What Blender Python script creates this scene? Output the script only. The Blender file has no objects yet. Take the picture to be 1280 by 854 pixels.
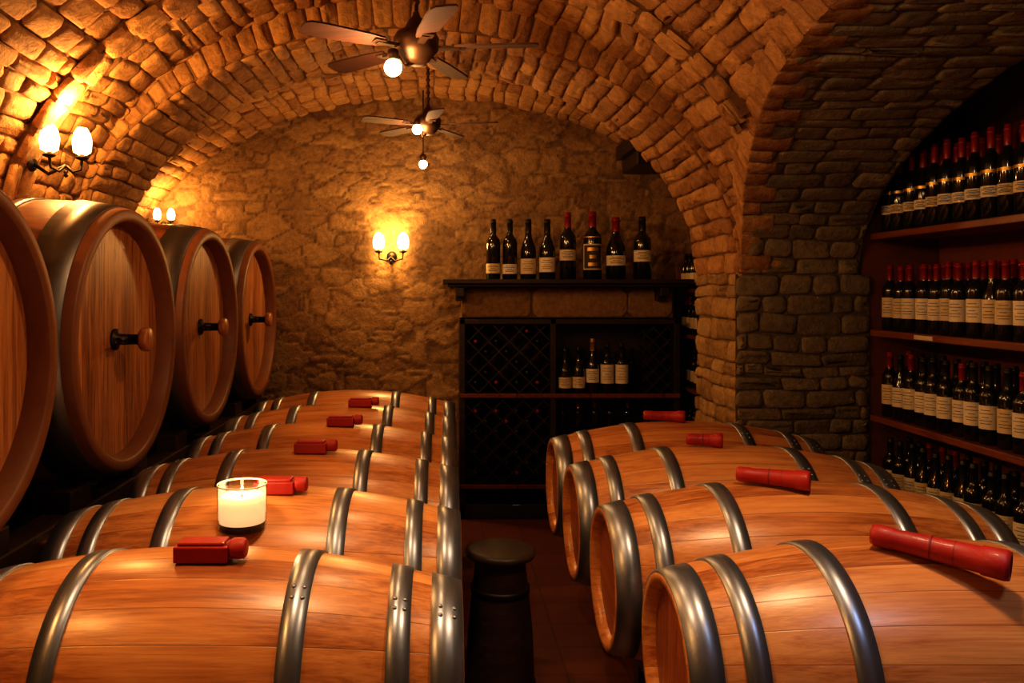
import bpy, math, random
from mathutils import Vector, Matrix, noise
random.seed(7)
R=random.random
def U(a,b): return a+(b-a)*random.random()
pi=math.pi
E=1.87
S=bpy.context.scene
COL=S.collection

# ------------------------------------------------------------ mesh builder
class MB:
    def __init__(s): s.v=[];s.f=[];s.m=[];s.s=[];s.c=[]
    def add(s,vs,fs,mat=0,smooth=False,col=(.5,.5,.5,1)):
        b=len(s.v); s.v+= [tuple(p) for p in vs]; s.c+=[col]*len(vs)
        for f in fs: s.f.append([b+i for i in f]); s.m.append(mat); s.s.append(smooth)
    def box(s,c,size,mat=0,M=None,col=(.5,.5,.5,1)):
        x,y,z=[k/2 for k in size]; vs=[]
        for dx in(-x,x):
            for dy in(-y,y):
                for dz in(-z,z): vs.append(Vector((c[0]+dx,c[1]+dy,c[2]+dz)))
        if M: vs=[M@v for v in vs]
        s.add(vs,[(0,1,3,2),(4,6,7,5),(0,4,5,1),(2,3,7,6),(0,2,6,4),(1,5,7,3)],mat,False,col)
    def lathe(s,prof,M=None,segs=24,mat=0,smooth=True,a0=0,a1=2*pi,col=(.5,.5,.5,1),mats=None):
        M=M or Matrix(); full=abs(a1-a0-2*pi)<1e-6
        n=segs if full else segs+1
        rings=[];vs=[]
        for (z,r) in prof:
            if r<1e-6: rings.append([len(vs)]); vs.append(M@Vector((0,0,z)))
            else:
                rg=[]
                for i in range(n):
                    a=a0+(a1-a0)*i/segs; rg.append(len(vs)); vs.append(M@Vector((r*math.cos(a),r*math.sin(a),z)))
                rings.append(rg)
        b=len(s.v); s.v+=[tuple(p) for p in vs]; s.c+=[col]*len(vs)
        for k in range(len(rings)-1):
            A,B=rings[k],rings[k+1]; mm=mats[k] if mats else mat
            for i in range(segs):
                j=(i+1)%n if full else i+1
                if len(A)==1 and len(B)==1: continue
                if len(A)==1: f=[A[0],B[j],B[i]]
                elif len(B)==1: f=[A[i],A[j],B[0]]
                else: f=[A[i],A[j],B[j],B[i]]
                s.f.append([b+q for q in f]); s.m.append(mm); s.s.append(smooth)
    def tube(s,pts,r,segs=10,mat=0,caps=True):
        pts=[Vector(p) for p in pts]; rs=r if isinstance(r,(list,tuple)) else [r]*len(pts)
        vs=[];up=Vector((0,0,1))
        for i,p in enumerate(pts):
            d=(pts[min(i+1,len(pts)-1)]-pts[max(i-1,0)]).normalized()
            x=d.cross(up)
            if x.length<1e-3: x=d.cross(Vector((1,0,0)))
            x.normalize(); y=d.cross(x)
            for k in range(segs):
                a=2*pi*k/segs; vs.append(p+(x*math.cos(a)+y*math.sin(a))*rs[i])
        fs=[]
        for i in range(len(pts)-1):
            for k in range(segs):
                k2=(k+1)%segs; fs.append((i*segs+k,i*segs+k2,(i+1)*segs+k2,(i+1)*segs+k))
        if caps: fs.append(tuple(range(segs))); fs.append(tuple((len(pts)-1)*segs+k for k in range(segs)))
        s.add(vs,fs,mat,True)
    def mesh(s,name,mats):
        me=bpy.data.meshes.new(name); me.from_pydata(s.v,[],s.f)
        for m in mats: me.materials.append(m)
        me.polygons.foreach_set("material_index",s.m); me.polygons.foreach_set("use_smooth",s.s)
        a=me.color_attributes.new("tone","FLOAT_COLOR","POINT")
        a.data.foreach_set("color",[q for c in s.c for q in c]); me.update(); return me
    def obj(s,name,mats,loc=(0,0,0),parent=None,bevel=0,recalc=True):
        me=s.mesh(name,mats)
        if recalc:
            import bmesh
            bm=bmesh.new(); bm.from_mesh(me); bmesh.ops.recalc_face_normals(bm,faces=bm.faces); bm.to_mesh(me); bm.free()
        return mkobj(name,me,loc,parent,bevel)
def mkobj(name,me,loc=(0,0,0),parent=None,bevel=0,rot=None):
    o=bpy.data.objects.new(name,me); COL.objects.link(o); o.location=loc
    if rot: o.rotation_euler=rot
    if parent: o.parent=parent
    if bevel:
        b=o.modifiers.new("bev","BEVEL"); b.width=bevel; b.segments=2; b.limit_method='ANGLE'
    return o
def empty(name,loc=(0,0,0)):
    o=bpy.data.objects.new(name,None); COL.objects.link(o); o.location=loc; o.empty_display_size=.1; return o
def T(x,y,z): return Matrix.Translation((x,y,z))
def RX(a): return Matrix.Rotation(a,4,'X')
def RY(a): return Matrix.Rotation(a,4,'Y')
def RZ(a): return Matrix.Rotation(a,4,'Z')

# ------------------------------------------------------------ materials
class NT:
    def __init__(s,name):
        s.mat=bpy.data.materials.new(name); s.mat.use_nodes=True; s.n=s.mat.node_tree.nodes; s.l=s.mat.node_tree.links
        s.p=s.n["Principled BSDF"]
    def node(s,t,**k):
        n=s.n.new(t)
        for a,b in k.items(): setattr(n,a,b)
        return n
    def set(s,sock,v):
        if hasattr(v,"links"): s.l.new(v,sock)
        else: sock.default_value=v
    def math(s,op,a,b=0.,c=0.,clamp=False):
        n=s.node("ShaderNodeMath",operation=op,use_clamp=clamp)
        s.set(n.inputs[0],a); s.set(n.inputs[1],b); s.set(n.inputs[2],c); return n.outputs[0]
    def noise(s,vec,scale,detail=4,rough=.5,dist=0.):
        n=s.node("ShaderNodeTexNoise"); s.l.new(vec,n.inputs["Vector"]); n.inputs["Scale"].default_value=scale
        n.inputs["Detail"].default_value=detail; n.inputs["Roughness"].default_value=rough; n.inputs["Distortion"].default_value=dist
        return n.outputs["Fac"]
    def map(s,vec,scale=(1,1,1),loc=(0,0,0)):
        n=s.node("ShaderNodeMapping"); s.l.new(vec,n.inputs[0]); n.inputs["Scale"].default_value=scale; n.inputs["Location"].default_value=loc
        return n.outputs[0]
    def ramp(s,fac,stops):
        n=s.node("ShaderNodeValToRGB"); s.l.new(fac,n.inputs[0]); cr=n.color_ramp
        while len(cr.elements)<len(stops): cr.elements.new(.5)
        for e,(p,c) in zip(cr.elements,stops): e.position=p; e.color=(*c,1)
        return n.outputs[0]
    def mix(s,fac,a,b,mode='MIX'):
        n=s.node("ShaderNodeMix",data_type='RGBA',blend_type=mode)
        s.set(n.inputs[0],fac); 
        for i,v in((6,a),(7,b)):
            if isinstance(v,tuple): v=(*v,1) if len(v)==3 else v
            s.set(n.inputs[i],v)
        return n.outputs[2]
    def bump(s,h,strength,dist=.01):
        n=s.node("ShaderNodeBump"); s.l.new(h,n.inputs["Height"]); n.inputs["Strength"].default_value=strength; n.inputs["Distance"].default_value=dist
        s.l.new(n.outputs[0],s.p.inputs["Normal"]); return n
    def obj(s): return s.node("ShaderNodeTexCoord").outputs["Object"]
    def attr(s):
        n=s.node("ShaderNodeAttribute",attribute_name="tone"); q=s.node("ShaderNodeSeparateColor"); s.l.new(n.outputs["Color"],q.inputs[0]); return q.outputs
def P(nt,**k):
    for a,b in k.items(): nt.set(nt.p.inputs[a.replace("_"," ")],b if not(isinstance(b,tuple) and len(b)==3) else (*b,1))
def simple(name,col,rough=.5,metal=0,bumps=0,**k):
    nt=NT(name); o=nt.obj(); f=nt.noise(o,14,3)
    c=nt.mix(f,tuple(x*.75 for x in col),tuple(min(1,x*1.2) for x in col)); nt.l.new(c,nt.p.inputs["Base Color"])
    P(nt,Roughness=rough,Metallic=metal)
    if bumps: nt.bump(nt.noise(o,60,4),bumps,.005)
    for a,b in k.items(): nt.set(nt.p.inputs[a.replace("_"," ")],b)
    return nt.mat
def emit(name,col,st,base=None):
    nt=NT(name); P(nt,Base_Color=base or col,Roughness=.4,Emission_Color=col,Emission_Strength=st); return nt.mat

def stave_mat(name,ca,cb,cc,N=30,rough=.3,coat=.35,gd=.45):
    nt=NT(name); o=nt.obj(); sep=nt.node("ShaderNodeSeparateXYZ"); nt.l.new(o,sep.inputs[0])
    info=nt.node("ShaderNodeObjectInfo").outputs["Random"]
    a=nt.math('ARCTAN2',sep.outputs[1],sep.outputs[2])
    t=nt.math('ADD',nt.math('MULTIPLY',a,N/(2*pi)),500.)
    idn=nt.math('FLOOR',t); fr=nt.math('FRACT',t)
    wn=nt.node("ShaderNodeTexWhiteNoise",noise_dimensions='2D'); cm=nt.node("ShaderNodeCombineXYZ")
    nt.l.new(idn,cm.inputs[0]); nt.l.new(info,cm.inputs[1]); nt.l.new(cm.outputs[0],wn.inputs[0])
    rnd=wn.outputs["Value"]
    edge=nt.math('MULTIPLY',nt.math('ABSOLUTE',nt.math('SUBTRACT',fr,.5)),2.)
    groove=nt.math('MINIMUM',1.,nt.math('MULTIPLY',nt.math('SUBTRACT',1.,edge),22.))
    cv=nt.node("ShaderNodeCombineXYZ"); nt.l.new(nt.math('ADD',sep.outputs[0],nt.math('MULTIPLY',rnd,9.)),cv.inputs[0]); nt.l.new(sep.outputs[1],cv.inputs[1]); nt.l.new(sep.outputs[2],cv.inputs[2])
    g1=nt.noise(nt.map(cv.outputs[0],(.9,15,15)),1.6,5,.6,1.1)
    g2=nt.noise(nt.map(cv.outputs[0],(2.5,90,90)),1.5,3,.6,.4)
    g3=nt.noise(nt.map(cv.outputs[0],(1.4,2.5,2.5)),1.6,3,.5)
    f=nt.math('ADD',nt.math('MULTIPLY',g1,.45),nt.math('MULTIPLY',g2,.25)); f=nt.math('ADD',f,nt.math('MULTIPLY',g3,.30))
    f=nt.math('ADD',f,nt.math('MULTIPLY',nt.math('SUBTRACT',rnd,.5),.13))
    c=nt.ramp(f,[(.36,cc),(.48,ca),(.62,cb)])
    c=nt.mix(groove,tuple(x*gd for x in ca),c)
    nt.l.new(c,nt.p.inputs["Base Color"]); P(nt,Roughness=rough)
    nt.p.inputs["Coat Weight"].default_value=coat; nt.p.inputs["Coat Roughness"].default_value=.25
    h=nt.math('ADD',nt.math('MULTIPLY',groove,.5),nt.math('MULTIPLY',g2,.3)); nt.bump(h,.28,.005)
    return nt.mat
def plank_mat(name,ca,cb,cc,w=.09,across=1,grain=2,rough=.4,coat=.1):
    nt=NT(name); o=nt.obj(); sep=nt.node("ShaderNodeSeparateXYZ"); nt.l.new(o,sep.inputs[0])
    t=nt.math('ADD',nt.math('DIVIDE',sep.outputs[across],w),200.); idn=nt.math('FLOOR',t); fr=nt.math('FRACT',t)
    wn=nt.node("ShaderNodeTexWhiteNoise",noise_dimensions='1D'); nt.l.new(idn,wn.inputs["W"]); rnd=wn.outputs["Value"]
    edge=nt.math('MULTIPLY',nt.math('ABSOLUTE',nt.math('SUBTRACT',fr,.5)),2.)
    groove=nt.math('MINIMUM',1.,nt.math('MULTIPLY',nt.math('SUBTRACT',1.,edge),25.))
    sc=[22,22,22]; sc[grain]=1.6
    off=nt.node("ShaderNodeVectorMath",operation='ADD'); nt.l.new(o,off.inputs[0]); nt.l.new(nt.math('MULTIPLY',rnd,7.),off.inputs[1])
    g=nt.noise(nt.map(off.outputs[0],tuple(sc)),1.5,5,.6,1.0)
    f=nt.math('ADD',g,nt.math('MULTIPLY',nt.math('SUBTRACT',rnd,.5),.25))
    c=nt.ramp(f,[(.3,cc),(.5,ca),(.72,cb)]); c=nt.mix(groove,tuple(x*.3 for x in ca),c)
    nt.l.new(c,nt.p.inputs["Base Color"]); P(nt,Roughness=rough); nt.p.inputs["Coat Weight"].default_value=coat
    nt.bump(nt.math('ADD',groove,nt.math('MULTIPLY',g,.3)),.3,.006); return nt.mat
def stone_mat(name,stops,mortar,rough=.85,bs=.5,sc=1.):
    nt=NT(name); o=nt.obj(); at=nt.attr()
    n1=nt.noise(o,5*sc,5,.6); n2=nt.noise(o,24*sc,6,.65); n3=nt.noise(o,90*sc,3,.6)
    f=nt.math('ADD',nt.math('MULTIPLY',at[0],.34),nt.math('MULTIPLY',n1,.42)); f=nt.math('ADD',f,nt.math('MULTIPLY',n2,.25))
    c=nt.ramp(f,stops); c=nt.mix(at[1],c,mortar)
    c=nt.mix(1.,c,nt.ramp(n2,[(.3,(.66,.66,.66)),(.6,(1,1,1))]),'MULTIPLY')
    nt.l.new(c,nt.p.inputs["Base Color"]); P(nt,Roughness=rough)
    nt.bump(nt.math('ADD',nt.math('MULTIPLY',n2,1.),nt.math('MULTIPLY',n3,.3)),bs,.04); return nt.mat

M_stave=stave_mat("oak_stave",(.51,.20,.062),(.67,.315,.11),(.28,.085,.025),N=24,rough=.36,coat=.28)
M_stave2=stave_mat("cask_oak_stave",(.20,.055,.017),(.28,.09,.028),(.09,.028,.01),N=44,rough=.45,coat=.1)
M_head=plank_mat("oak_head",(.26,.075,.025),(.36,.12,.038),(.15,.04,.015),.1,1,2)
M_caskhead=plank_mat("cask_oak_head",(.38,.145,.045),(.58,.26,.085),(.15,.045,.014),.11,1,2,.42,.1)
M_dark=plank_mat("dark_walnut",(.030,.013,.007),(.05,.021,.011),(.013,.006,.004),.3,1,0,.5,.1)
M_shelf=plank_mat("shelf_mahogany",(.17,.042,.014),(.24,.068,.022),(.09,.024,.009),.6,0,1,.4,.2)
M_blade=plank_mat("fan_blade_wood",(.055,.016,.006),(.08,.025,.009),(.04,.012,.005),.5,2,0,.65,.0)
def steel(name,col,rough):
    nt=NT(name); o=nt.obj(); n=nt.noise(nt.map(o,(50,3,3)),2,4,.6); n2=nt.noise(o,9,4,.6)
    c=nt.mix(n2,tuple(x*.6 for x in col),col); nt.l.new(c,nt.p.inputs["Base Color"]); P(nt,Metallic=.9)
    nt.l.new(nt.math('ADD',nt.math('MULTIPLY',n,.2),rough),nt.p.inputs["Roughness"]); nt.bump(n,.08,.003); return nt.mat
M_hoop=steel("galvanised_hoop",(.33,.38,.50),.27)
M_hoopd=steel("dark_iron_hoop",(.19,.185,.20),.33)
M_iron=simple("black_iron",(.03,.024,.02),.45,.8)
M_bronze=simple("aged_bronze",(.09,.045,.022),.45,.8)
M_red=simple("red_wax",(.36,.012,.010),.52,0,.15,Coat_Weight=.08)
M_redd=simple("red_wax_dark",(.20,.010,.010),.55)
M_glassd=simple("dark_bottle_glass",(.008,.009,.006),.12,0,0,Coat_Weight=.6)
M_glassb=simple("brown_bottle_glass",(.03,.012,.004),.12,0,0,Coat_Weight=.6)
M_label=simple("cream_label",(.68,.56,.36),.7)
M_label2=simple("white_label",(.80,.72,.56),.7)
M_ink=simple("label_ink",(.05,.035,.03),.7)
M_gold=simple("gold_foil",(.55,.33,.08),.35,.7)
M_capr=simple("red_capsule",(.26,.01,.012),.38,.1)
M_capk=simple("black_capsule",(.02,.018,.018),.35,.2)
M_wax=emit("candle_wax",(1,.60,.30),.75,(.9,.82,.66))
M_flame=emit("candle_flame",(1,.75,.35),30)
M_shade=emit("lit_sconce_glass",(1,.66,.27),8)
M_bulb=emit("lit_bulb",(1,.80,.52),25)
def glass():
    nt=NT("clear_glass"); n=nt.n; l=nt.l; n.remove(nt.p)
    tr=n.new("ShaderNodeBsdfTransparent"); tr.inputs[0].default_value=(.93,.90,.84,1); gl=n.new("ShaderNodeBsdfGlossy"); gl.inputs["Roughness"].default_value=.04
    fr=n.new("ShaderNodeFresnel"); fr.inputs[0].default_value=1.5; mx=n.new("ShaderNodeMixShader")
    l.new(fr.outputs[0],mx.inputs[0]); l.new(tr.outputs[0],mx.inputs[1]); l.new(gl.outputs[0],mx.inputs[2]); l.new(mx.outputs[0],n["Material Output"].inputs[0])
    return nt.mat
M_glass=glass()
M_brick=stone_mat("vault_brick",[(.25,(.25,.11,.037)),(.5,(.42,.21,.07)),(.75,(.56,.31,.11))],(.20,.095,.035))
M_pier=stone_mat("pier_stone",[(.25,(.26,.15,.055)),(.5,(.42,.26,.10)),(.8,(.52,.35,.15))],(.20,.12,.05))
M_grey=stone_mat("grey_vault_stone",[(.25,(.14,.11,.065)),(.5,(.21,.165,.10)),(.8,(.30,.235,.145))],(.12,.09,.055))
M_rub=stone_mat("rubble_stone",[(.25,(.23,.12,.045)),(.5,(.34,.195,.075)),(.8,(.44,.27,.11))],(.155,.085,.036),bs=.5)
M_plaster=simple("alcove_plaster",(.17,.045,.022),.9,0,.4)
def tile():
    nt=NT("terracotta_tile"); o=nt.obj(); b=nt.node("ShaderNodeTexBrick"); nt.l.new(nt.map(o,(1,1,1)),b.inputs["Vector"])
    b.offset=0; b.inputs["Scale"].default_value=1; b.inputs["Brick Width"].default_value=.3; b.inputs["Row Height"].default_value=.3; b.inputs["Mortar Size"].default_value=.006
    b.inputs["Color1"].default_value=(.24,.065,.03,1); b.inputs["Color2"].default_value=(.19,.05,.024,1); b.inputs["Mortar"].default_value=(.09,.034,.02,1)
    c=nt.mix(nt.noise(o,6,4),b.outputs[0],(.14,.042,.02)); nt.l.new(c,nt.p.inputs["Base Color"]); P(nt,Roughness=.5)
    nt.bump(nt.math('SUBTRACT',nt.noise(o,20,4),nt.math('MULTIPLY',b.outputs[1],2.)),.3,.006); return nt.mat
M_tile=tile()

# ------------------------------------------------------------ vault geometry
class Ell:
    def __init__(s,c,a,zs,h,n=400):
        s.c,s.a,s.zs,s.h=c,a,zs,h; s.t=[pi*i/n for i in range(n+1)]; s.L=[0]
        for i in range(n):
            p=s.pt(s.t[i]);q=s.pt(s.t[i+1]); s.L.append(s.L[-1]+math.hypot(p[0]-q[0],p[1]-q[1]))
        s.len=s.L[-1]; s.n=n
    def pt(s,t): return (s.c+s.a*math.cos(t), s.zs+s.h*math.sin(t))
    def at(s,l):
        l=max(0,min(s.len,l)); lo,hi=0,s.n
        while hi-lo>1:
            m=(lo+hi)//2
            if s.L[m]<=l: lo=m
            else: hi=m
        k=(l-s.L[lo])/(s.L[hi]-s.L[lo]); t=s.t[lo]*(1-k)+s.t[hi]*k
        x,z=s.pt(t); nx,nz=-math.cos(t)/s.a,-math.sin(t)/s.h; d=math.hypot(nx,nz)
        return x,z,nx/d,nz/d
    def z(s,x):
        k=(x-s.c)/s.a
        return s.zs+s.h*math.sqrt(1-k*k) if abs(k)<1 else -9
main=Ell(-.245,2.005,E+.1,1.65)
rib=Ell(-.245,1.985,E+.1,1.45)
thin=Ell(-.245,1.95,E+.1,1.60)
back=Ell(-.15,2.62,E,1.70)
cross=Ell(2.6,2.12,E+.1,.95)
XC=2.45
def along_y(el):
    def fn(u,v):
        x,z,nx,nz=el.at(v); return Vector((x,u,z)),Vector((nx,0,nz))
    return fn
def cross_fn(u,v):
    y,z,ny,nz=cross.at(v); return Vector((u,y,z)),Vector((0,ny,nz))
def keep_main(p): return not(p.x>-.245 and abs(p.y-cross.c)<cross.a and p.z<cross.z(p.y)-.0)
def keep_main_b(p): return not(p.x>-.245 and abs(p.y-cross.c)<cross.a and p.z<cross.z(p.y)+.02)
def keep_cross(p): return p.x>1.76 or main.z(p.x)<p.z+.0
def keep_cross_b(p): return p.x>1.80 or main.z(p.x)<p.z-.02
def bricks(mb,fn0,u0,u1,v0,v1,rowh,blen,depth,gap=.008,keep=None,jit=.008,base=-.02,mat=0,hv=.22,lv=.4,tl=0,th=1,warp=.022):
    sd=R()*50
    def fn(u,v):
        if warp:
            w=noise.noise_vector(Vector((u*2.1,v*2.1,sd)))
            k=min(1,(u-u0)/.12,(u1-u)/.12,(v-v0)/.12,(v1-v)/.12); k=max(0,k)
            return fn0(u+w.x*warp*k*1.4,v+w.y*warp*k*1.6)
        return fn0(u,v)
    v=v0; row=0
    while v<v1-.01:
        rh=min(rowh*U(1-hv,1+hv),v1-v)
        if v1-v-rh<rowh*.45: rh=v1-v
        u=u0-(blen*.5 if row%2 else 0)-U(0,.1)*blen
        while u<u1-.005:
            bl=blen*U(1-lv,1+lv); ua=max(u,u0); ub=min(u+bl,u1); u+=bl
            if ub-ua<.025: continue
            if keep:
                def okc(a,b):
                    return all(keep(fn(q,w)[0]) for q in(a,b) for w in(v+.01,v+rh-.01))
                if not okc(ua,ub):
                    done=False
                    for kk in(.85,.7,.55,.4,.28):
                        if okc(ua,ua+(ub-ua)*kk): ub=ua+(ub-ua)*kk; done=True; break
                        if okc(ub-(ub-ua)*kk,ub): ua=ub-(ub-ua)*kk; done=True; break
                    if not done: continue
            d=depth*U(.5,1.3); g=gap/2*U(.6,1.5)
            ins=min(.018,(ub-ua)*.2,rh*.2)
            cx,cy=(ua+ub)/2,v+rh/2
            tw=[U(-jit,jit) for _ in range(8)]; tilt=[U(-.3,.3)*depth for _ in range(2)]
            def ring(inset,off,j):
                out=[];hx=(ub-ua)/2-g-inset; hy=rh/2-g-inset; ch=min(hx,hy)*U(.25,.5)
                pts=[(-hx+ch,-hy),(hx-ch,-hy),(hx,-hy+ch),(hx,hy-ch),(hx-ch,hy),(-hx+ch,hy),(-hx,hy-ch),(-hx,-hy+ch)]
                for k,(a,b) in enumerate(pts):
                    q,n=fn(cx+a+tw[k]*j,cy+b+tw[(k+3)%8]*j*.8); tl_=(tilt[0]*a/max(hx,.01)+tilt[1]*b/max(hy,.01)) if off>0 else 0
                    out.append(q+n*(off+tl_+U(-.3,.3)*jit*j))
                return out
            vs=ring(0,base,1)+ring(0,d*.4,1)+ring(ins*.6,d*.85,1)+ring(ins*1.7,d,1)
            q,n=fn(cx,cy); vs.append(q+n*(d*U(.9,1.25)))
            fs=[]
            for r in range(3):
                for k in range(8):
                    k2=(k+1)%8; fs.append((r*8+k,r*8+k2,(r+1)*8+k2,(r+1)*8+k))
            for k in range(8): fs.append((24+k,24+(k+1)%8,32))
            t=tl+(th-tl)*R(); mb.add(vs,fs,mat,True,(t,0,0,1))
        v+=rh; row+=1
def sheet(mb,fn,u0,u1,v0,v1,st,keep=None,mat=0):
    nu=max(1,int((u1-u0)/st)); nv=max(1,int((v1-v0)/st)); vs=[];ok=[]
    for i in range(nu+1):
        for j in range(nv+1):
            p,n=fn(u0+(u1-u0)*i/nu,v0+(v1-v0)*j/nv); vs.append(p); ok.append(keep is None or keep(p))
    fs=[]
    for i in range(nu):
        for j in range(nv):
            q=(i*(nv+1)+j,(i+1)*(nv+1)+j,(i+1)*(nv+1)+j+1,i*(nv+1)+j+1)
            if all(ok[k] for k in q): fs.append(q)
    mb.add(vs,fs,mat,True,(.3,1,0,1))
Y0=-1.6; YP0=4.72; YP1=5.5; YB=7.0
ceil=MB()
f=along_y(main)
sheet(ceil,f,Y0,YP0,0,main.len,.03,keep_main); bricks(ceil,f,Y0,YP0,0,main.len,.114,.22,.023,keep=keep_main_b,jit=.009,warp=.026,hv=.26)
f=along_y(back); sheet(ceil,f,YP1,YB+.05,0,back.len,.08); bricks(ceil,f,YP1,YB,0,back.len,.12,.25,.022)
f=along_y(rib); sheet(ceil,f,YP0,YP1,0,rib.len,.08); bricks(ceil,f,YP0,YP1,0,rib.len,.105,.255,.025,lv=.15,warp=.014)
f=along_y(thin); sheet(ceil,f,3.92,4.08,0,thin.len,.05,keep_main); bricks(ceil,f,3.90,4.10,0,thin.len,.16,.2,.022,keep=keep_main_b,lv=.01,jit=.01,warp=0)
for yy,sgn in((3.92,-1),(4.08,1)):
    def fs_(u,v,yy=yy,sgn=sgn):
        x,z,nx,nz=thin.at(u); return Vector((x-nx*v,yy,z-nz*v)),Vector((0,sgn,0))
    sheet(ceil,fs_,0,thin.len,-.01,.12,.05,keep_main)
def ann(yy,sgn):
    def g(u,v):
        x,z,nx,nz=rib.at(u); return Vector((x-nx*v,yy,z-nz*v)),Vector((0,sgn,0))
    return g
sheet(ceil,ann(YP0,-1),0,rib.len,0,.26,.1); bricks(ceil,ann(YP0,-1),0,rib.len,0,.26,.26,.1,.02,hv=0,lv=.15,warp=0)
sheet(ceil,ann(YP1,1),0,rib.len,0,.9,.1)
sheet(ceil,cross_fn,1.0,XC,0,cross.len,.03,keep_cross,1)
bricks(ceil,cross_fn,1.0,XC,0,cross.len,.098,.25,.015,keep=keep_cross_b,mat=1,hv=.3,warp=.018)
# arris stones along the groin: L-shaped blocks wrapping the crease
gp=[]
N=160
for i in range(N+1):
    t=.02+(pi-.04)*i/N
    y,z=cross.pt(t); k=(z-main.zs)/main.h; x=main.c+main.a*math.sqrt(max(0,1-k*k)); gp.append(Vector((x,y,z)))
gl=[0]
for i in range(N): gl.append(gl[-1]+(gp[i+1]-gp[i]).length)
def groin_section(u,wa,wb,d,k0):
    u=max(0,min(gl[-1],u)); lo,hi=0,N
    while hi-lo>1:
        m=(lo+hi)//2
        if gl[m]<=u: lo=m
        else: hi=m
    k=(u-gl[lo])/(gl[hi]-gl[lo]); p=gp[lo].lerp(gp[hi],k)
    kk=min(.9999,(p.z-main.zs)/main.h); th=math.asin(kk)
    def walk(w):
        t=th; s_=0
        while s_<w:
            t+=.01; s_+=.01*math.hypot(main.a*math.sin(t),main.h*math.cos(t))
        return Vector((main.c+main.a*math.cos(t),p.y,main.zs+main.h*math.sin(t))),Vector((-math.cos(t)/main.a,0,-math.sin(t)/main.h)).normalized()
    a1,n1=walk(wa); a2,n2=walk(wa*.5); nm=Vector((-math.cos(th)/main.a,0,-math.sin(th)/main.h)).normalized()
    tc=math.atan2((p.z-cross.zs)/cross.h,(p.y-cross.c)/cross.a); nc=Vector((0,-math.cos(tc)/cross.a,-math.sin(tc)/cross.h)).normalized()
    cr=(nm+nc).normalized(); X=Vector((1,0,0)); d=d*k0
    return [a1+n1*-.02,a1+n1*d*.6,a1.lerp(a2,.15)+n1*d,a2+n2*d,p+nm*d*.95+nc*d*.3,p+cr*d*1.15,p+nc*d*.95+nm*d*.3,p+X*wb*.5+nc*d,p+X*wb*.9+nc*d,p+X*wb+nc*d*.6,p+X*wb-nc*.02]
u=0; par=0
while u<gl[-1]-.03:
    ln=U(.09,.14); ub=min(u+ln,gl[-1]); wa,wb=(U(.15,.2),U(.08,.12)) if par else (U(.08,.12),U(.15,.2)); d=U(.014,.024)
    vs=[]; us=[(u+.003,0),(u+.005,.5),(u+.016,1),((u+ub)/2,1.08),(ub-.016,1),(ub-.005,.5),(ub-.003,0)]
    for q,k0 in us: vs+=[p+Vector((U(-1,1),U(-1,1),U(-1,1)))*.0035 for p in groin_section(q,wa,wb,d,k0)]
    m=11; fs=[(r*m+k,r*m+k+1,(r+1)*m+k+1,(r+1)*m+k) for r in range(len(us)-1) for k in range(m-1)]
    ceil.add(vs,fs,0,True,(R(),0,0,1)); u=ub; par^=1
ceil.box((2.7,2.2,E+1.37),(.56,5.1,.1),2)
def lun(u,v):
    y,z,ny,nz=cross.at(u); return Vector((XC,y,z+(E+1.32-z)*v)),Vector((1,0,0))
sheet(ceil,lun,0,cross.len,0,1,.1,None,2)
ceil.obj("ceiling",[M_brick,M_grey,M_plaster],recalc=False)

# ------------------------------------------------------------ walls
def rubble(name,o,u,v,n,W,H,st,su,sv,amp,mat,keep=None,seed=0):
    mb=MB(); o,u,v,n=map(Vector,(o,u,v,n)); nu=int(W/st);nv=int(H/st)
    cols=[];vs=[];ok=[]
    for i in range(nu+1):
        for j in range(nv+1):
            a=W*i/nu;b=H*j/nv
            w=noise.noise_vector(Vector((a*3,b*3,seed)))*.035
            q=Vector(((a+w.x)/su,(b+w.y)/sv,seed*3.3))
            d,pts=noise.voronoi(q,distance_metric='MANHATTAN'); e=d[1]-d[0]
            h=min(1,e/.15); h=h*h*(3-2*h)
            cid=(math.sin(pts[0].x*12.9+pts[0].y*78.2)*43758.5)%1
            fine=noise.fractal(Vector((a*6,b*6,seed)),.7,2,5)
            p=o+u*a+v*b+n*(amp*h*(.5+.8*cid)+fine*amp*.7); vs.append(p); ok.append(keep is None or keep(p)); cols.append((cid,(1-h)*.85,0,1))
    fs=[]
    for i in range(nu):
        for j in range(nv):
            k=i*(nv+1)+j; qd=(k,k+nv+1,k+nv+2,k+1)
            if any(ok[z] for z in qd): fs.append(qd)
    mb.v=[tuple(p) for p in vs]; mb.c=cols; mb.f=[list(f) for f in fs]; mb.m=[0]*len(fs); mb.s=[True]*len(fs)
    return mb.obj(name,[mat],recalc=False)
rubble("wall_back",(-2.85,YB,0),(1,0,0),(0,0,1),(0,-1,0),5.7,3.65,.018,.27,.14,.012,M_rub,lambda p:p.z<back.z(p.x)+.12 or p.z<E)
wl=MB()
def planefn(o,u,v,n):
    o,u,v,n=map(Vector,(o,u,v,n)); return lambda a,b:(o+u*a+v*b,n)
def masonry(mb,o,u,v,n,W,H,rh,bl,dp,mat=0,**k):
    fn=planefn(o,u,v,n); sheet(mb,fn,0,W,0,H,.5,None,mat); bricks(mb,fn,0,W,0,H,rh,bl,dp,mat=mat,**k)
masonry(wl,(-2.25,Y0,0),(0,1,0),(0,0,1),(1,0,0),YP1-Y0,E+.1,.16,.34,.03)
masonry(wl,(-2.77,YP1,0),(0,1,0),(0,0,1),(1,0,0),YB-YP1,E,.16,.34,.03)
wl.box((-2.5,YP1-.03,E/2),(.54,.06,E+.2))
wl.obj("wall_left",[M_pier],recalc=False)
wr=MB()
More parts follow.
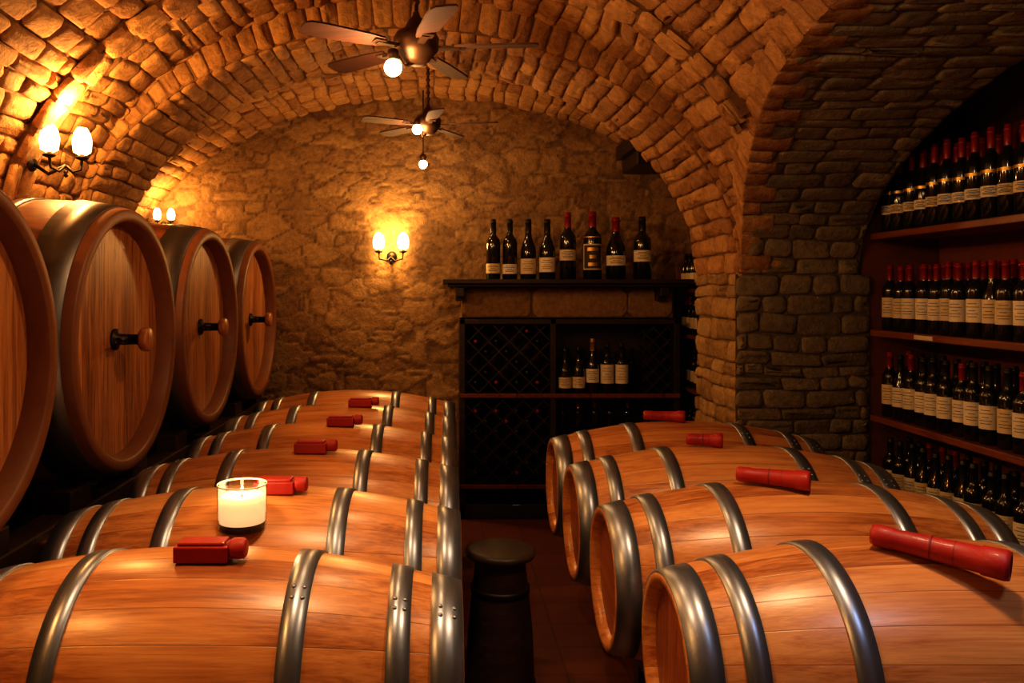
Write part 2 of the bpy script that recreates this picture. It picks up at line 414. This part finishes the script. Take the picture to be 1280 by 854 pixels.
masonry(wr,(1.76,Y0,0),(0,1,0),(0,0,1),(-1,0,0),.48-Y0,E+.1,.16,.34,.03)
masonry(wr,(2.47,YP1,0),(0,1,0),(0,0,1),(-1,0,0),YB-YP1,E,.16,.34,.02)
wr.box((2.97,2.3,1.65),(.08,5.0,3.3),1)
wr.box((2.3,.45,1.6),(1.1,.06,3.2),1)
wr.box((2.72,4.76,1.65),(.5,.06,3.3),1)
wr.obj("wall_right",[M_pier,M_plaster],recalc=False)
pr=MB()
masonry(pr,(1.74,YP0,0),(0,1,0),(0,0,1),(-1,0,0),YP1-YP0,E+.12,.105,.24,.024,hv=.3,lv=.4,warp=.015)
masonry(pr,(1.72,YP0,0),(1,0,0),(0,0,1),(0,-1,0),XC-1.72+.06,E+.1,.095,.21,.016,mat=1,hv=.35,lv=.45,warp=.022)
pr.box((2.1,YP1-.02,E/2),(.72,.04,E+.2))
pr.obj("stone_pier",[M_pier,M_grey],recalc=False)
wb=MB(); wb.box((0,Y0-.05,1.9),(5.7,.1,3.8)); wb.obj("wall_front",[M_grey])
fl=MB(); fl.box((0,2.7,-.05),(6.1,8.8,.1)); fl.obj("floor",[M_tile])

# ------------------------------------------------------------ barrels
def barrel_mesh(name,Rb,Rh,L,hoops,stmat,hpmat,hdmat,segs=64):
    mb=MB(); H=L/2; M=RY(pi/2)
    rad=lambda x:Rb-(Rb-Rh)*(abs(x)/H)**2
    n=28; prof=[(-H+.035,Rh-.035),(-H,Rh-.022),(-H,Rh)]+[(-H+L*i/n,rad(-H+L*i/n)) for i in range(1,n)]+[(H,Rh),(H,Rh-.022),(H-.035,Rh-.035)]
    mb.lathe(prof,M,segs,0)
    for s in(-1,1):
        mb.lathe([(s*(H-.035),0),(s*(H-.035),Rh-.03)],M,segs,2)
    for (x,w) in hoops:
        for s in(-1,1):
            a,b=s*x-w/2,s*x+w/2; t=.006
            pr_=[(a,rad(a)-.004),(a,rad(a)+t),((a+b)/2,rad((a+b)/2)+t+.0008),(b,rad(b)+t),(b,rad(b)-.004)]
            mb.lathe(pr_,M,segs,1)
            ang=2.2 if s>0 else .9
            for dz in(-w*.22,w*.22):
                r=rad(s*x+dz)+t
                for da in(-.05,.05):
                    mb.lathe([(0,.007),(.004,.005),(.005,0)],M@RZ(ang+da)@T(r-.001,0,s*x+dz)@RY(pi/2),8,1)
    me=mb.mesh(name,[stmat,hpmat,hdmat]); return me
L=1.42; H=L/2
me_b=barrel_mesh("wine_barrel",.35,.25,L,[(H-.042,.082),(.77*H,.058),(.41*H,.060)],M_stave,M_hoop,M_head)
zb=E-.71-.35
LY=[2.18,2.89,3.60,4.31,5.02,5.73]; RYs=[2.26,2.965,3.67,4.35]
LX=[-.66,-.65,-.645,-.64,-.635,-.63]; RXx=[1.33,1.295,1.29,1.295]
rr=random.Random(3)
for x,y in zip(LX,LY): mkobj("wine_barrel",me_b,(x,y,zb),rot=(rr.random()*6,0,0))
for x,y in zip(RXx,RYs): mkobj("wine_barrel",me_b,(x,y,zb),rot=(rr.random()*6,0,0))
def rack(xc,ys,name,yend):
    mb=MB(); y0,y1=ys[0]-.4,yend
    for dx in(-.42,.42):
        mb.box((xc+dx,(y0+y1)/2,.33),(.09,y1-y0,.1)); 
        for y in ys:
            for s in(-1,1):
                mb.box((xc+dx,y+s*.23,.43),(.08,.14,.10))
        yy=y0+.1
        while yy<y1: mb.box((xc+dx,yy,.14),(.09,.09,.28)); yy+=.74
    yy=y0+.1
    while yy<y1: mb.box((xc,yy,.2),(.84,.06,.08)); yy+=.74
    mb.obj(name,[M_dark],bevel=.006)
rack(-.63,LY,"barrel_rack",6.1); rack(1.29,RYs,"barrel_rack",4.66)

# large casks
Rc=.638; Lc=.74
M_rim=simple("cask_rim_oak",(.20,.07,.024),.5,0,.1)
def cask_mesh():
    mb=MB(); H=Lc/2; M=RY(pi/2); Rh=Rc-.035
    rad=lambda x:Rc+.01-(.045)*((x/H)**2)
    prof=[(H-.09,Rh-.065),(H-.01,Rh-.056),(H,Rh-.045),(H,Rh-.008),(H-.008,Rh)]+[(H-Lc*i/16,rad(H-Lc*i/16)) for i in range(1,17)]+[(-H,Rh-.06),(-H+.05,Rh-.08),(-H+.05,0)]
    mb.lathe(prof,M,72,0,mats=[3,3,3,3,3]+[0]*30)
    mb.lathe([(H-.088,0),(H-.086,Rh-.06)],M,72,2)
    for x,w in((H-.125,.16),(-.06,.07),(-H+.06,.08)):
        a,b=x-w/2,x+w/2; mb.lathe([(a,rad(a)-.004),(a,rad(a)+.008),(b,rad(b)+.008),(b,rad(b)-.004)],M,72,1)
    mb.lathe([(H-.09,.05),(H-.075,.05),(H-.07,.026),(H+.03,.024),(H+.032,.036),(H+.045,.036)],M,20,4)
    mb.lathe([(H+.04,0),(H+.04,.05),(H+.05,.056),(H+.072,.056),(H+.08,.05),(H+.083,.0)],M,28,5)
    mb.tube([(H-.02,-.12,0),(H-.02,.03,0)],.016,12,4)
    return mb.mesh("wine_cask",[M_stave2,M_hoopd,M_caskhead,M_rim,M_iron,M_caskhead])
me_c=cask_mesh(); CY=[2.41,3.73,5.04,6.34]; zc=E-.225
for y in CY: mkobj("wine_cask",me_c,(-1.45-Lc/2,y,zc))
cr=MB()
for x in(-2.05,-1.6):
    cr.box((x,4.3,zc-Rc-.13),(.13,5.3,.14))
    for y in [1.7,3.1,4.43,5.73,6.9]: cr.box((x,y,(zc-Rc-.2)/2),(.13,.13,zc-Rc-.2))
    for y in CY:
        for s in(-1,1): cr.box((x,y+s*.33,zc-Rc-.02),(.12,.2,.11),0)
for y in [3.1,4.43,5.73]: cr.box((-1.55,y,zc-Rc-.14),(.34,.12,.09),1)
cr.obj("cask_cradle",[M_dark,M_shelf],bevel=.008)

# ------------------------------------------------------------ bottles
BP={ 'bdx':[(0,0),(0,.85),(.012,1),(.60,1),(.655,.93),(.70,.66),(.735,.45),(.77,.40),(.94,.37)],
     'bur':[(0,0),(0,.85),(.012,1),(.45,1),(.53,.93),(.62,.68),(.70,.46),(.77,.40),(.94,.37)]}
def bottle(mb,x,y,z,Hh,Rr,kind='bdx',gm=0,cap=2,lab=1,face=-pi/2,l0=.16,l1=.44,segs=20,text=False,M=None,band=False):
    M=(M or Matrix())@T(x,y,z)
    mb.lathe([(a*Hh,r*Rr) for a,r in BP[kind]],M,segs,gm)
    mb.lathe([(.77*Hh,.415*Rr),(.93*Hh,.39*Rr),(.932*Hh,.44*Rr),(.955*Hh,.44*Rr),(.96*Hh,.38*Rr),(.995*Hh,.38*Rr),(Hh,.33*Rr),(Hh,0)],M,segs,cap)
    if lab is not None:
        mb.lathe([(l0*Hh,Rr*1.012),(l1*Hh,Rr*1.012)],M,14,lab,a0=face-1.25,a1=face+1.25)
        if text:
            for i,(q,wd) in enumerate([(.80,.5),(.66,.75),(.50,.35),(.36,.65),(.24,.55)]):
                zz=l0+(l1-l0)*q; mb.lathe([((zz-.004)*Hh,Rr*1.022),((zz+.004)*Hh,Rr*1.022)],M,8,5,a0=face-wd,a1=face+wd)
    if band: mb.lathe([(.50*Hh,Rr*1.012),(.535*Hh,Rr*1.012)],M,14,6,a0=face-1.2,a1=face+1.2)
BM=[M_glassd,M_label,M_capk,M_capr,M_label2,M_ink,M_gold,M_glassb]
zm=E+.095
sp=[(.40,.49,.058,'bdx',2,1,.10,.26),(.535,.49,.06,'bdx',2,4,.09,.25),(.685,.49,.064,'bur',2,1,.09,.34),(.838,.49,.066,'bur',2,4,.12,.36),
    (1.005,.545,.067,'bdx',3,1,.28,.44),(1.205,.55,.075,'bdx',3,1,.14,.52),(1.395,.505,.080,'bur',3,4,.22,.38),(1.61,.51,.072,'bdx',2,4,.28,.46)]
ymb=6.50
for (x,h,r,k,cap,lab,l0,l1) in sp:
    mb=MB(); bottle(mb,0,0,0,h,r,k,0,cap,lab,-pi/2-.15,l0,l1,28,text=True)
    if x==1.205:
        mb.lathe([(.16*h,r*1.03),(.50*h,r*1.03)],None,14,5,a0=-pi/2-1.15,a1=-pi/2+.9)
        for q,wd in((.22,.5),(.33,.35),(.44,.6)): mb.lathe([((q-.025)*h,r*1.045),((q+.025)*h,r*1.045)],None,8,6,a0=-pi/2-.12-wd,a1=-pi/2-.12+wd)
        mb.lathe([(.60*h,r*.99),(.63*h,r*.99)],None,20,6)
    mb.obj("wine_bottle",BM,loc=(x,ymb,zm))
mt=MB(); mt.box((.99,6.66,zm-.018),(2.0,.62,.036)); mt.box((.99,6.685,zm-.048),(1.92,.56,.024))
for x in(.13,1.78):
    mt.box((x,6.55,zm-.10),(.07,.22,.08)); mt.box((x,6.62,zm-.15),(.07,.12,.05))
mt.obj("mantel_shelf",[M_dark],bevel=.006)
ms=MB(); masonry(ms,(.15,6.64,E-.22),(1,0,0),(0,0,1),(0,-1,0),1.75,.25,.25,.6,.010,mat=0,jit=.003)
ms.box((1.025,6.80,E-.105),(1.75,.3,.23)); ms.obj("stone_lintel",[M_rub],recalc=False)
# cabinet
cx0,cx1,cyf,cyb=.13,1.93,6.55,6.95; ct=E-.23
cb=MB()
cb.box(((cx0+cx1)/2,cyb-.01,ct/2),(cx1-cx0,.02,ct),0)
for x in(cx0+.02,.895,cx1-.02): cb.box((x,(cyf+cyb)/2,ct/2),(.045,cyb-cyf,ct),0)
for z,t in((ct-.02,.04),(E-.855,.03),(E-1.60,.03),(.06,.12)): cb.box(((cx0+cx1)/2,(cyf+cyb)/2,z),(cx1-cx0,cyb-cyf,t),0)
for z in(E-.855,E-1.60): cb.box(((cx0+cx1)/2,cyf-.008,z),(cx1-cx0,.02,.034),1)
cb.box((1.41,(cyf+cyb)/2,E-1.2),(1.0,.38,.025),0)
cabo=empty("wine_cabinet"); cb.obj("cabinet_frame",[M_dark,M_shelf],parent=cabo,bevel=.003)
lt=MB()
def lattice(x0,x1,z0,z1,p,y):
    w=x1-x0;h=z1-z0
    for s in(1,-1):
        k=-h
        while k<w+h:
            if s>0: za=max(0,-k); zb_=min(h,w-k)
            else: za=max(0,k-w); zb_=min(h,k)
            if zb_-za>.02:
                xa=k+s*za; xb=k+s*zb_; cx_,cz_=(xa+xb)/2+x0,(za+zb_)/2+z0; ln=math.hypot(xb-xa,zb_-za)
                lt.box((0,0,0),(ln,.16,.010),0,T(cx_,y+(.002*s),cz_)@RY(-s*pi/4))
            k+=p
lb=MB()
def lying(x0,x1,z0,z1,p):
    r=0; z=z0+p*.5
    while z<z1-.05:
        x=x0+(p if r%2 else p*.5)
        while x<x1-.04:
            if R()<.8: bottle(lb,0,0,0,.30,.036,'bdx',0,3 if R()<.3 else 2,None,segs=14,M=T(x,cyb-.06,z)@RX(pi/2))
            x+=p
        z+=p*.5; r+=1
lattice(cx0+.045,.87,E-.84,ct-.04,.17,cyf+.14); lying(cx0+.045,.87,E-.84,ct-.04,.17)
lattice(cx0+.045,.87,E-1.585,E-.875,.17,cyf+.14); lying(cx0+.045,.87,E-1.585,E-.875,.17)
lattice(1.64,1.88,E-.84,ct-.04,.12,cyf+.14)
lt.obj("lattice",[M_dark],parent=cabo)
lb.obj("laid_bottles",BM,parent=cabo)
kb=MB()
for i,(x,h,lab,cap) in enumerate([(1.00,.37,1,2),(1.11,.38,1,2),(1.225,.45,4,6),(1.345,.41,4,2),(1.465,.41,4,2)]):
    bottle(kb,x,6.60,E-.84,h,.056,'bur' if i<3 else 'bdx',0,cap,lab,-pi/2-.2,.12 if i<2 else .2,.36 if i<2 else .58 if i>2 else .45,20,text=True)
for x in(1.05,1.17,1.28,1.40,1.53,1.6): bottle(kb,x,6.84,E-.84,.36,.045,'bdx',0,2,None)
for x in(1.0,1.13,1.27,1.4,1.55,1.7): bottle(kb,x,6.75,E-1.185,.27,.04,'bdx',0,2 if R()<.6 else 3,None)
kb.obj("standing_bottles",BM,parent=cabo)

# side rack in the back bay
sr=MB(); sbt=MB()
for z in(E+.02,E-.36,E-.80,E-1.25): sr.box((2.22,6.25,z-.015),(.42,1.38,.03))
for y in(5.6,6.93): sr.box((2.22,y,E/2+.1),(.42,.03,E+.2))
for z in(E+.02,E-.36,E-.80,E-1.25):
    for yy in [5.72+.115*i for i in range(11)]:
        for xx in(2.08,2.23): bottle(sbt,xx,yy,z,.30 if z>E-.3 else .32,.042,'bdx',0,2 if R()<.7 else 3,1,pi+.5,segs=14)
so=empty("side_wine_rack"); sr.obj("rack_boards",[M_shelf],parent=so,bevel=.003); sbt.obj("rack_bottles",BM,parent=so)
tb=MB(); tb.box((1.72,6.6,E+1.20),(.44,.8,.12)); tb.box((1.66,6.7,E+1.08),(.22,.55,.12)); tb.obj("ceiling_beam",[M_dark],bevel=.012)

# right alcove shelving
so=empty("wine_shelving"); sh=MB(); XS=2.49
levels=[(E+.335,.43,3),(E-.225,.37,3),(E-.72,.37,2),(E-1.20,.36,2),(E-1.66,.33,2)]
for z,h,c in levels:
    sh.box((XS+.205,2.65,z-.018),(.41,4.05,.036))
sh.box((2.905,2.65,1.3),(.02,4.05,2.5),1)
for y in(.68,2.0): sh.box((XS+.215,y,1.1),(.39,.035,2.2),1)
sh.obj("shelf_boards",[M_shelf,M_plaster],parent=so,bevel=.004)
ab=MB()
for li,(z,h,c) in enumerate(levels):
    y=4.60; i=0
    while y>1.0:
        for k,xx in enumerate((XS+.075,XS+.19,XS+.31)):
            if k==2 and li>1: continue
            jx,jy=U(-.008,.008),U(-.008,.008)
            hh=h*U(.975,1.02)
            cap=3 if (li<2 or R()<.25) else 2
            bottle(ab,xx+jx,y+jy+k*.01,z,hh,.043,'bdx' if R()<.8 else 'bur',0,cap,(4 if R()<.6 else 1) if k<1 or (k==1 and li>0) else None,pi+.62+U(-.15,.15),.20 if li else .24,.50 if li!=0 else .36,16,text=(k==0 and y>3.2),band=(li==0 and k==0))
        y-=.106; i+=1
ab.obj("shelved_bottles",BM,parent=so)
tg=MB(); tg.box((XS-.004,4.15,E-.243),(.004,.16,.022)); tg.obj("shelf_tag",[M_label],parent=so)

# ------------------------------------------------------------ fans
def fan(loc,rot,ceilz,bulb,Rf=.50):
    e=empty("ceiling_fan",loc)
    mb=MB()
    mb.lathe([(-.085,0),(-.085,.035),(-.07,.055),(-.045,.075),(-.03,.09),(.02,.095),(.045,.08),(.06,.05),(.10,.03),(.11,.018),(.13,.012)],None,32,0)
    top=ceilz-loc[2]
    mb.tube([(0,0,.1),(0,0,top)],.009,12,0)
    mb.lathe([(top-.07,.02),(top-.05,.05),(top-.01,.065),(top,.065)],None,24,0)
    z=.16
    while z<top-.08:
        mb.lathe([(z,.010),(z+.012,.017),(z+.024,.010)],None,8,0); z+=.045
    for i in range(5):
        a=rot+2*pi*i/5; M=RZ(a)
        mb.box((.125,0,-.02),(.11,.03,.012),0,M); mb.box((.175,0,-.018),(.05,.065,.008),0,M)
    b=Vector(bulb)
    mb.tube([(0,0,-.07),(b.x*.5,b.y*.5,-.105),(b.x,b.y,b.z+.07),(b.x,b.y,b.z+.04)],.009,10,0)
    mb.lathe([(.03,.018),(.045,.024),(.07,.022),(.08,0)],T(*b),16,0)
    mb.obj("motor_housing",[M_bronze],parent=e)
    bl=MB()
    for i in range(5):
        a=rot+2*pi*i/5; M=RZ(a)@T(0,0,-.015)@RX(.17)
        out=[(.16,-.036),(.24,-.047),(.42,-.055),(Rf-.02,-.052),(Rf,-.038),(Rf+.004,0),(Rf,.038),(Rf-.02,.052),(.42,.055),(.24,.047),(.16,.036)]
        vs=[M@Vector((x,y,.004)) for x,y in out]+[M@Vector((x,y,-.004)) for x,y in out]; n=len(out)
        bl.add(vs,[tuple(range(n)),tuple(range(2*n-1,n-1,-1))]+[(k,(k+1)%n,n+(k+1)%n,n+k) for k in range(n)],0)
    bl.obj("fan_blades",[M_blade],parent=e)
    g=MB(); g.lathe([(-.036*math.cos(pi*k/12)*1.0,.036*math.sin(pi*k/12)) for k in range(13)],T(*b),20,0)
    g.obj("light_bulb",[M_bulb],parent=e)
    return Vector(loc)+b
def plight(name,loc,W,col,r=.04):
    l=bpy.data.lights.new(name,'POINT'); l.energy=W; l.color=col; l.shadow_soft_size=r
    o=bpy.data.objects.new(name,l); COL.objects.link(o); o.location=loc; return o
WARM2=(1,.55,.22)
b1=fan((-.115,3.3,E+1.02),math.radians(68),E+1.74,(-.09,-.08,-.12))
b2=fan((-.115,5.75,E+1.21),math.radians(62),E+1.69,(-.075,-.06,-.06))
plight("fan_light",b1+Vector((-.01,-.03,-.07)),24,WARM2); plight("fan_light",b2+Vector((0,-.03,-.07)),11,WARM2)
pd=MB(); pd.tube([(0,0,.06),(0,0,.60)],.006,8,0); pd.lathe([(.03,.02),(.06,.03),(.08,.02),(.085,0)],None,16,0)
pd.lathe([(-.034*math.cos(pi*k/12),.034*math.sin(pi*k/12)) for k in range(13)],None,20,1)
pd.obj("pendant_bulb",[M_bronze,M_bulb],loc=(-.17,6.5,E+1.03)); plight("pendant_light",(-.17,6.44,E+.96),4,WARM2)

# ------------------------------------------------------------ sconces
def sconce(loc,rz,scale=1.,sp=.075,wall=(0,.10)):
    e=empty("wall_sconce",loc); e.rotation_euler=(0,0,rz); e.scale=(scale,)*3
    wx,wy=wall; wa=math.atan2(wy,wx)
    mb=MB()
    mb.lathe([(0,.040),(.012,.036),(.018,.012),(.02,0)],T(wx,wy,-.06)@RZ(wa)@RY(-pi/2),20,0)
    mb.tube([(wx*.95,wy*.95,-.06),(wx*.5,wy*.5,-.11),(0,0,-.07)],.009,10,0)
    for s in(-1,1):
        mb.tube([(0,0,-.07),(s*.03,0,-.10),(s*(sp-.006),0,-.085),(s*sp,0,-.03)],.007,10,0)
        mb.lathe([(-.04,.008),(-.032,.028),(-.025,.032),(-.02,.012),(0,.012)],T(s*sp,0,0),16,0)
    mb.lathe([(-.13,0),(-.12,.012),(-.11,.006),(-.1,.012),(-.09,0)],None,12,0)
    mb.obj("bracket",[M_iron],parent=e)
    g=MB()
    for s in(-1,1):
        g.lathe([(-.012,.020),(.0,.040),(.05,.046),(.09,.038),(.118,.022),(.122,0)],T(s*sp,0,0),20,0)
    g.obj("lit_shades",[M_shade],parent=e)
    return e
WS=(1,.48,.13)
sconce((-1.90,4.02,E+.705),.62,1.05,.072,wall=(-.135,.10))
plight("sconce_light",(-1.86,3.97,E+.90),54,WS,.06)
sconce((-.455,6.86,E+.37),0,1.1,.095)
plight("sconce_light",(-.455,6.80,E+.45),26,(1,.52,.15),.06)
sconce((-2.40,6.86,E+.62),.4,.75)
plight("sconce_light",(-2.3,6.72,E+.74),15,WS,.05)
# unseen sconce, added out of frame to brighten the near left vault
sconce((-2.03,1.45,E+.70),pi/2,1.05)
plight("sconce_light",(-1.92,1.45,E+.88),54,WS,.06)  # fill for the ceiling, from the added sconce

# ------------------------------------------------------------ candle
cl=(-.675,2.675,E-.795)
ca=empty("votive_candle",cl)
g=MB(); g.lathe([(0,0),(0,.076),(.004,.080),(.150,.082)],None,40,0); g.obj("glass_holder",[M_glass],parent=ca)
g=MB(); g.lathe([(.026,0),(.026,.075),(.112,.077),(.116,.072),(.110,.03),(.108,0)],None,32,0); g.obj("wax",[M_wax],parent=ca)
g=MB(); g.lathe([(.002,0),(.002,.074),(.024,.074),(.024,0)],None,32,0); g.tube([(0,0,.108),(0,0,.122)],.002,6,0); g.lathe([(.147,.081),(.151,.0832),(.153,.081),(.151,.0798),(.147,.081)],None,32,1); g.obj("base_and_rim",[M_iron,M_label2],parent=ca)
g=MB(); g.lathe([(.115,0),(.122,.006),(.132,.0055),(.142,.002),(.147,0)],None,12,0); g.obj("flame",[M_flame],parent=ca)
plight("candle_light",(cl[0],cl[1],cl[2]+.20),1.6,(1,.6,.25),.02)

# ------------------------------------------------------------ red stoppers
def roll(x,y,z,ln,rz,r=.036,tilt=0):
    mb=MB(); M=RZ(rz)@RY(tilt)@RY(pi/2)
    mb.lathe([(-ln/2,0),(-ln/2,r*.70),(-ln/2+.010,r*.82),(-ln/2+.05,r*.82),(-ln/2+.055,r*.76),(-ln*.05,r*.84),(ln*.1,r*.88),(ln*.30,r*.94),(ln*.31,r*1.02),(ln/2-.012,r*1.08),(ln/2,r*1.0),(ln/2,r*.8),(ln/2-.008,r*.7),(ln/2-.008,0)],M,28,0,mats=[0]*11+[1,1])
    for q in(-.05,0.12): mb.lathe([(q*ln-.003,r*.82),(q*ln,r*.92),(q*ln+.003,r*.84)],M,28,1)
    mb.obj("red_bottle_stopper",[M_red,M_redd],loc=(x,y,z))
zt=E-.71
roll(1.315,2.13,zt+.022,.32,-.72,.037,.06); roll(1.20,2.92,zt+.030,.25,-.5,.034)
roll(1.19,3.66,zt+.03,.16,-.25,.032); roll(1.20,4.36,zt+.03,.22,-.3,.03)
def block(x,y,z,s=1.):
    mb=MB(); mb.box((-.02,0,.022),(.15*s,.07,.044)); mb.box((-.02,0,.048),(.13*s,.06,.012))
    mb.lathe([(-.02,0),(-.02,.022),(-.012,.027),(.02,.027),(.026,.02),(.026,0)],T(.075*s,-.005,.032)@RY(pi/2),20,0)
    mb.lathe([(0,.018),(.03*s,.024)],T(.045*s,-.005,.032)@RY(pi/2),20,1)
    mb.obj("red_bung_block",[M_red,M_redd],loc=(x,y,z),bevel=.008)
for x,y in zip((-.62,-.58,-.57,-.53,-.50),LY): block(x,y-.05,zt-.005,.95)

# ------------------------------------------------------------ stool
M_seat=simple("worn_seat_leather",(.04,.028,.018),.45,0,.2)
st=MB()
st.lathe([(.0,0),(0,.15),(.02,.158),(.10,.158),(.30,.150),(.48,.132),(.60,.118),(.64,.12)],None,36,0)
for z,r in((.06,.158),(.50,.131)): st.lathe([(z-.015,r),(z-.015,r+.006),(z+.015,r+.005),(z+.015,r-.001)],None,36,1)
st.lathe([(.645,0),(.645,.145),(.650,.158),(.664,.164),(.678,.160),(.684,.14),(.686,0)],None,36,2)
st.obj("keg_stool",[M_dark,M_iron,M_seat],loc=(.26,3.70,0))

# ------------------------------------------------------------ fill lights in made-up lanterns, added above the frame to light the barrels
def fill_lantern(loc,W,col,ang=2.3,name="added_fill_lantern",fill=0):
    mb=MB(); mb.tube([(0,0,.12),(0,0,min(main.z(loc[0])-loc[2],1.0))],.006,8,0)
    mb.lathe([(.13,0),(.12,.03),(.07,.09),(.05,.17),(.045,.17),(.06,.09),(.1,.03)],None,28,0)
    mb.lathe([(-.03*math.cos(pi*k/10)+.03,.03*math.sin(pi*k/10)) for k in range(11)],None,16,1)
    mb.obj(name,[M_bronze,M_bulb],loc=loc)
    l=bpy.data.lights.new("added_fill_spot",'SPOT'); l.energy=W; l.color=col; l.shadow_soft_size=.14; l.spot_size=ang; l.spot_blend=.8
    o=bpy.data.objects.new("added_fill_spot",l); COL.objects.link(o); o.location=(loc[0],loc[1],loc[2]-.04)
    if fill: plight("added_fill_glow",(loc[0],loc[1],loc[2]-.06),fill,col,.08)
fill_lantern((-.40,2.05,E+1.15),86,(1,.60,.28),1.45,fill=1)
fill_lantern((1.05,2.05,E+.98),72,(1,.62,.31),1.9,fill=10)
fill_lantern((1.45,1.3,E+.62),20,(.58,.72,1.0),1.7)  # cool fill added for bluish highlights on the right barrels

# ------------------------------------------------------------ world + camera
w=bpy.data.worlds.new("world"); S.world=w; w.use_nodes=True
w.node_tree.nodes["Background"].inputs[0].default_value=(.03,.014,.006,1); w.node_tree.nodes["Background"].inputs[1].default_value=.2
cd=bpy.data.cameras.new("camera"); cam=bpy.data.objects.new("camera",cd); COL.objects.link(cam)
cam.location=(0,0,E); cam.rotation_euler=(pi/2,0,0); cd.sensor_width=36; cd.lens=28.125; cd.shift_x=.0664; cd.shift_y=-.0492; cd.clip_start=.05
S.camera=cam
S.view_settings.view_transform='Standard'
try: S.view_settings.look='Medium High Contrast'
except Exception as ex: print(ex)
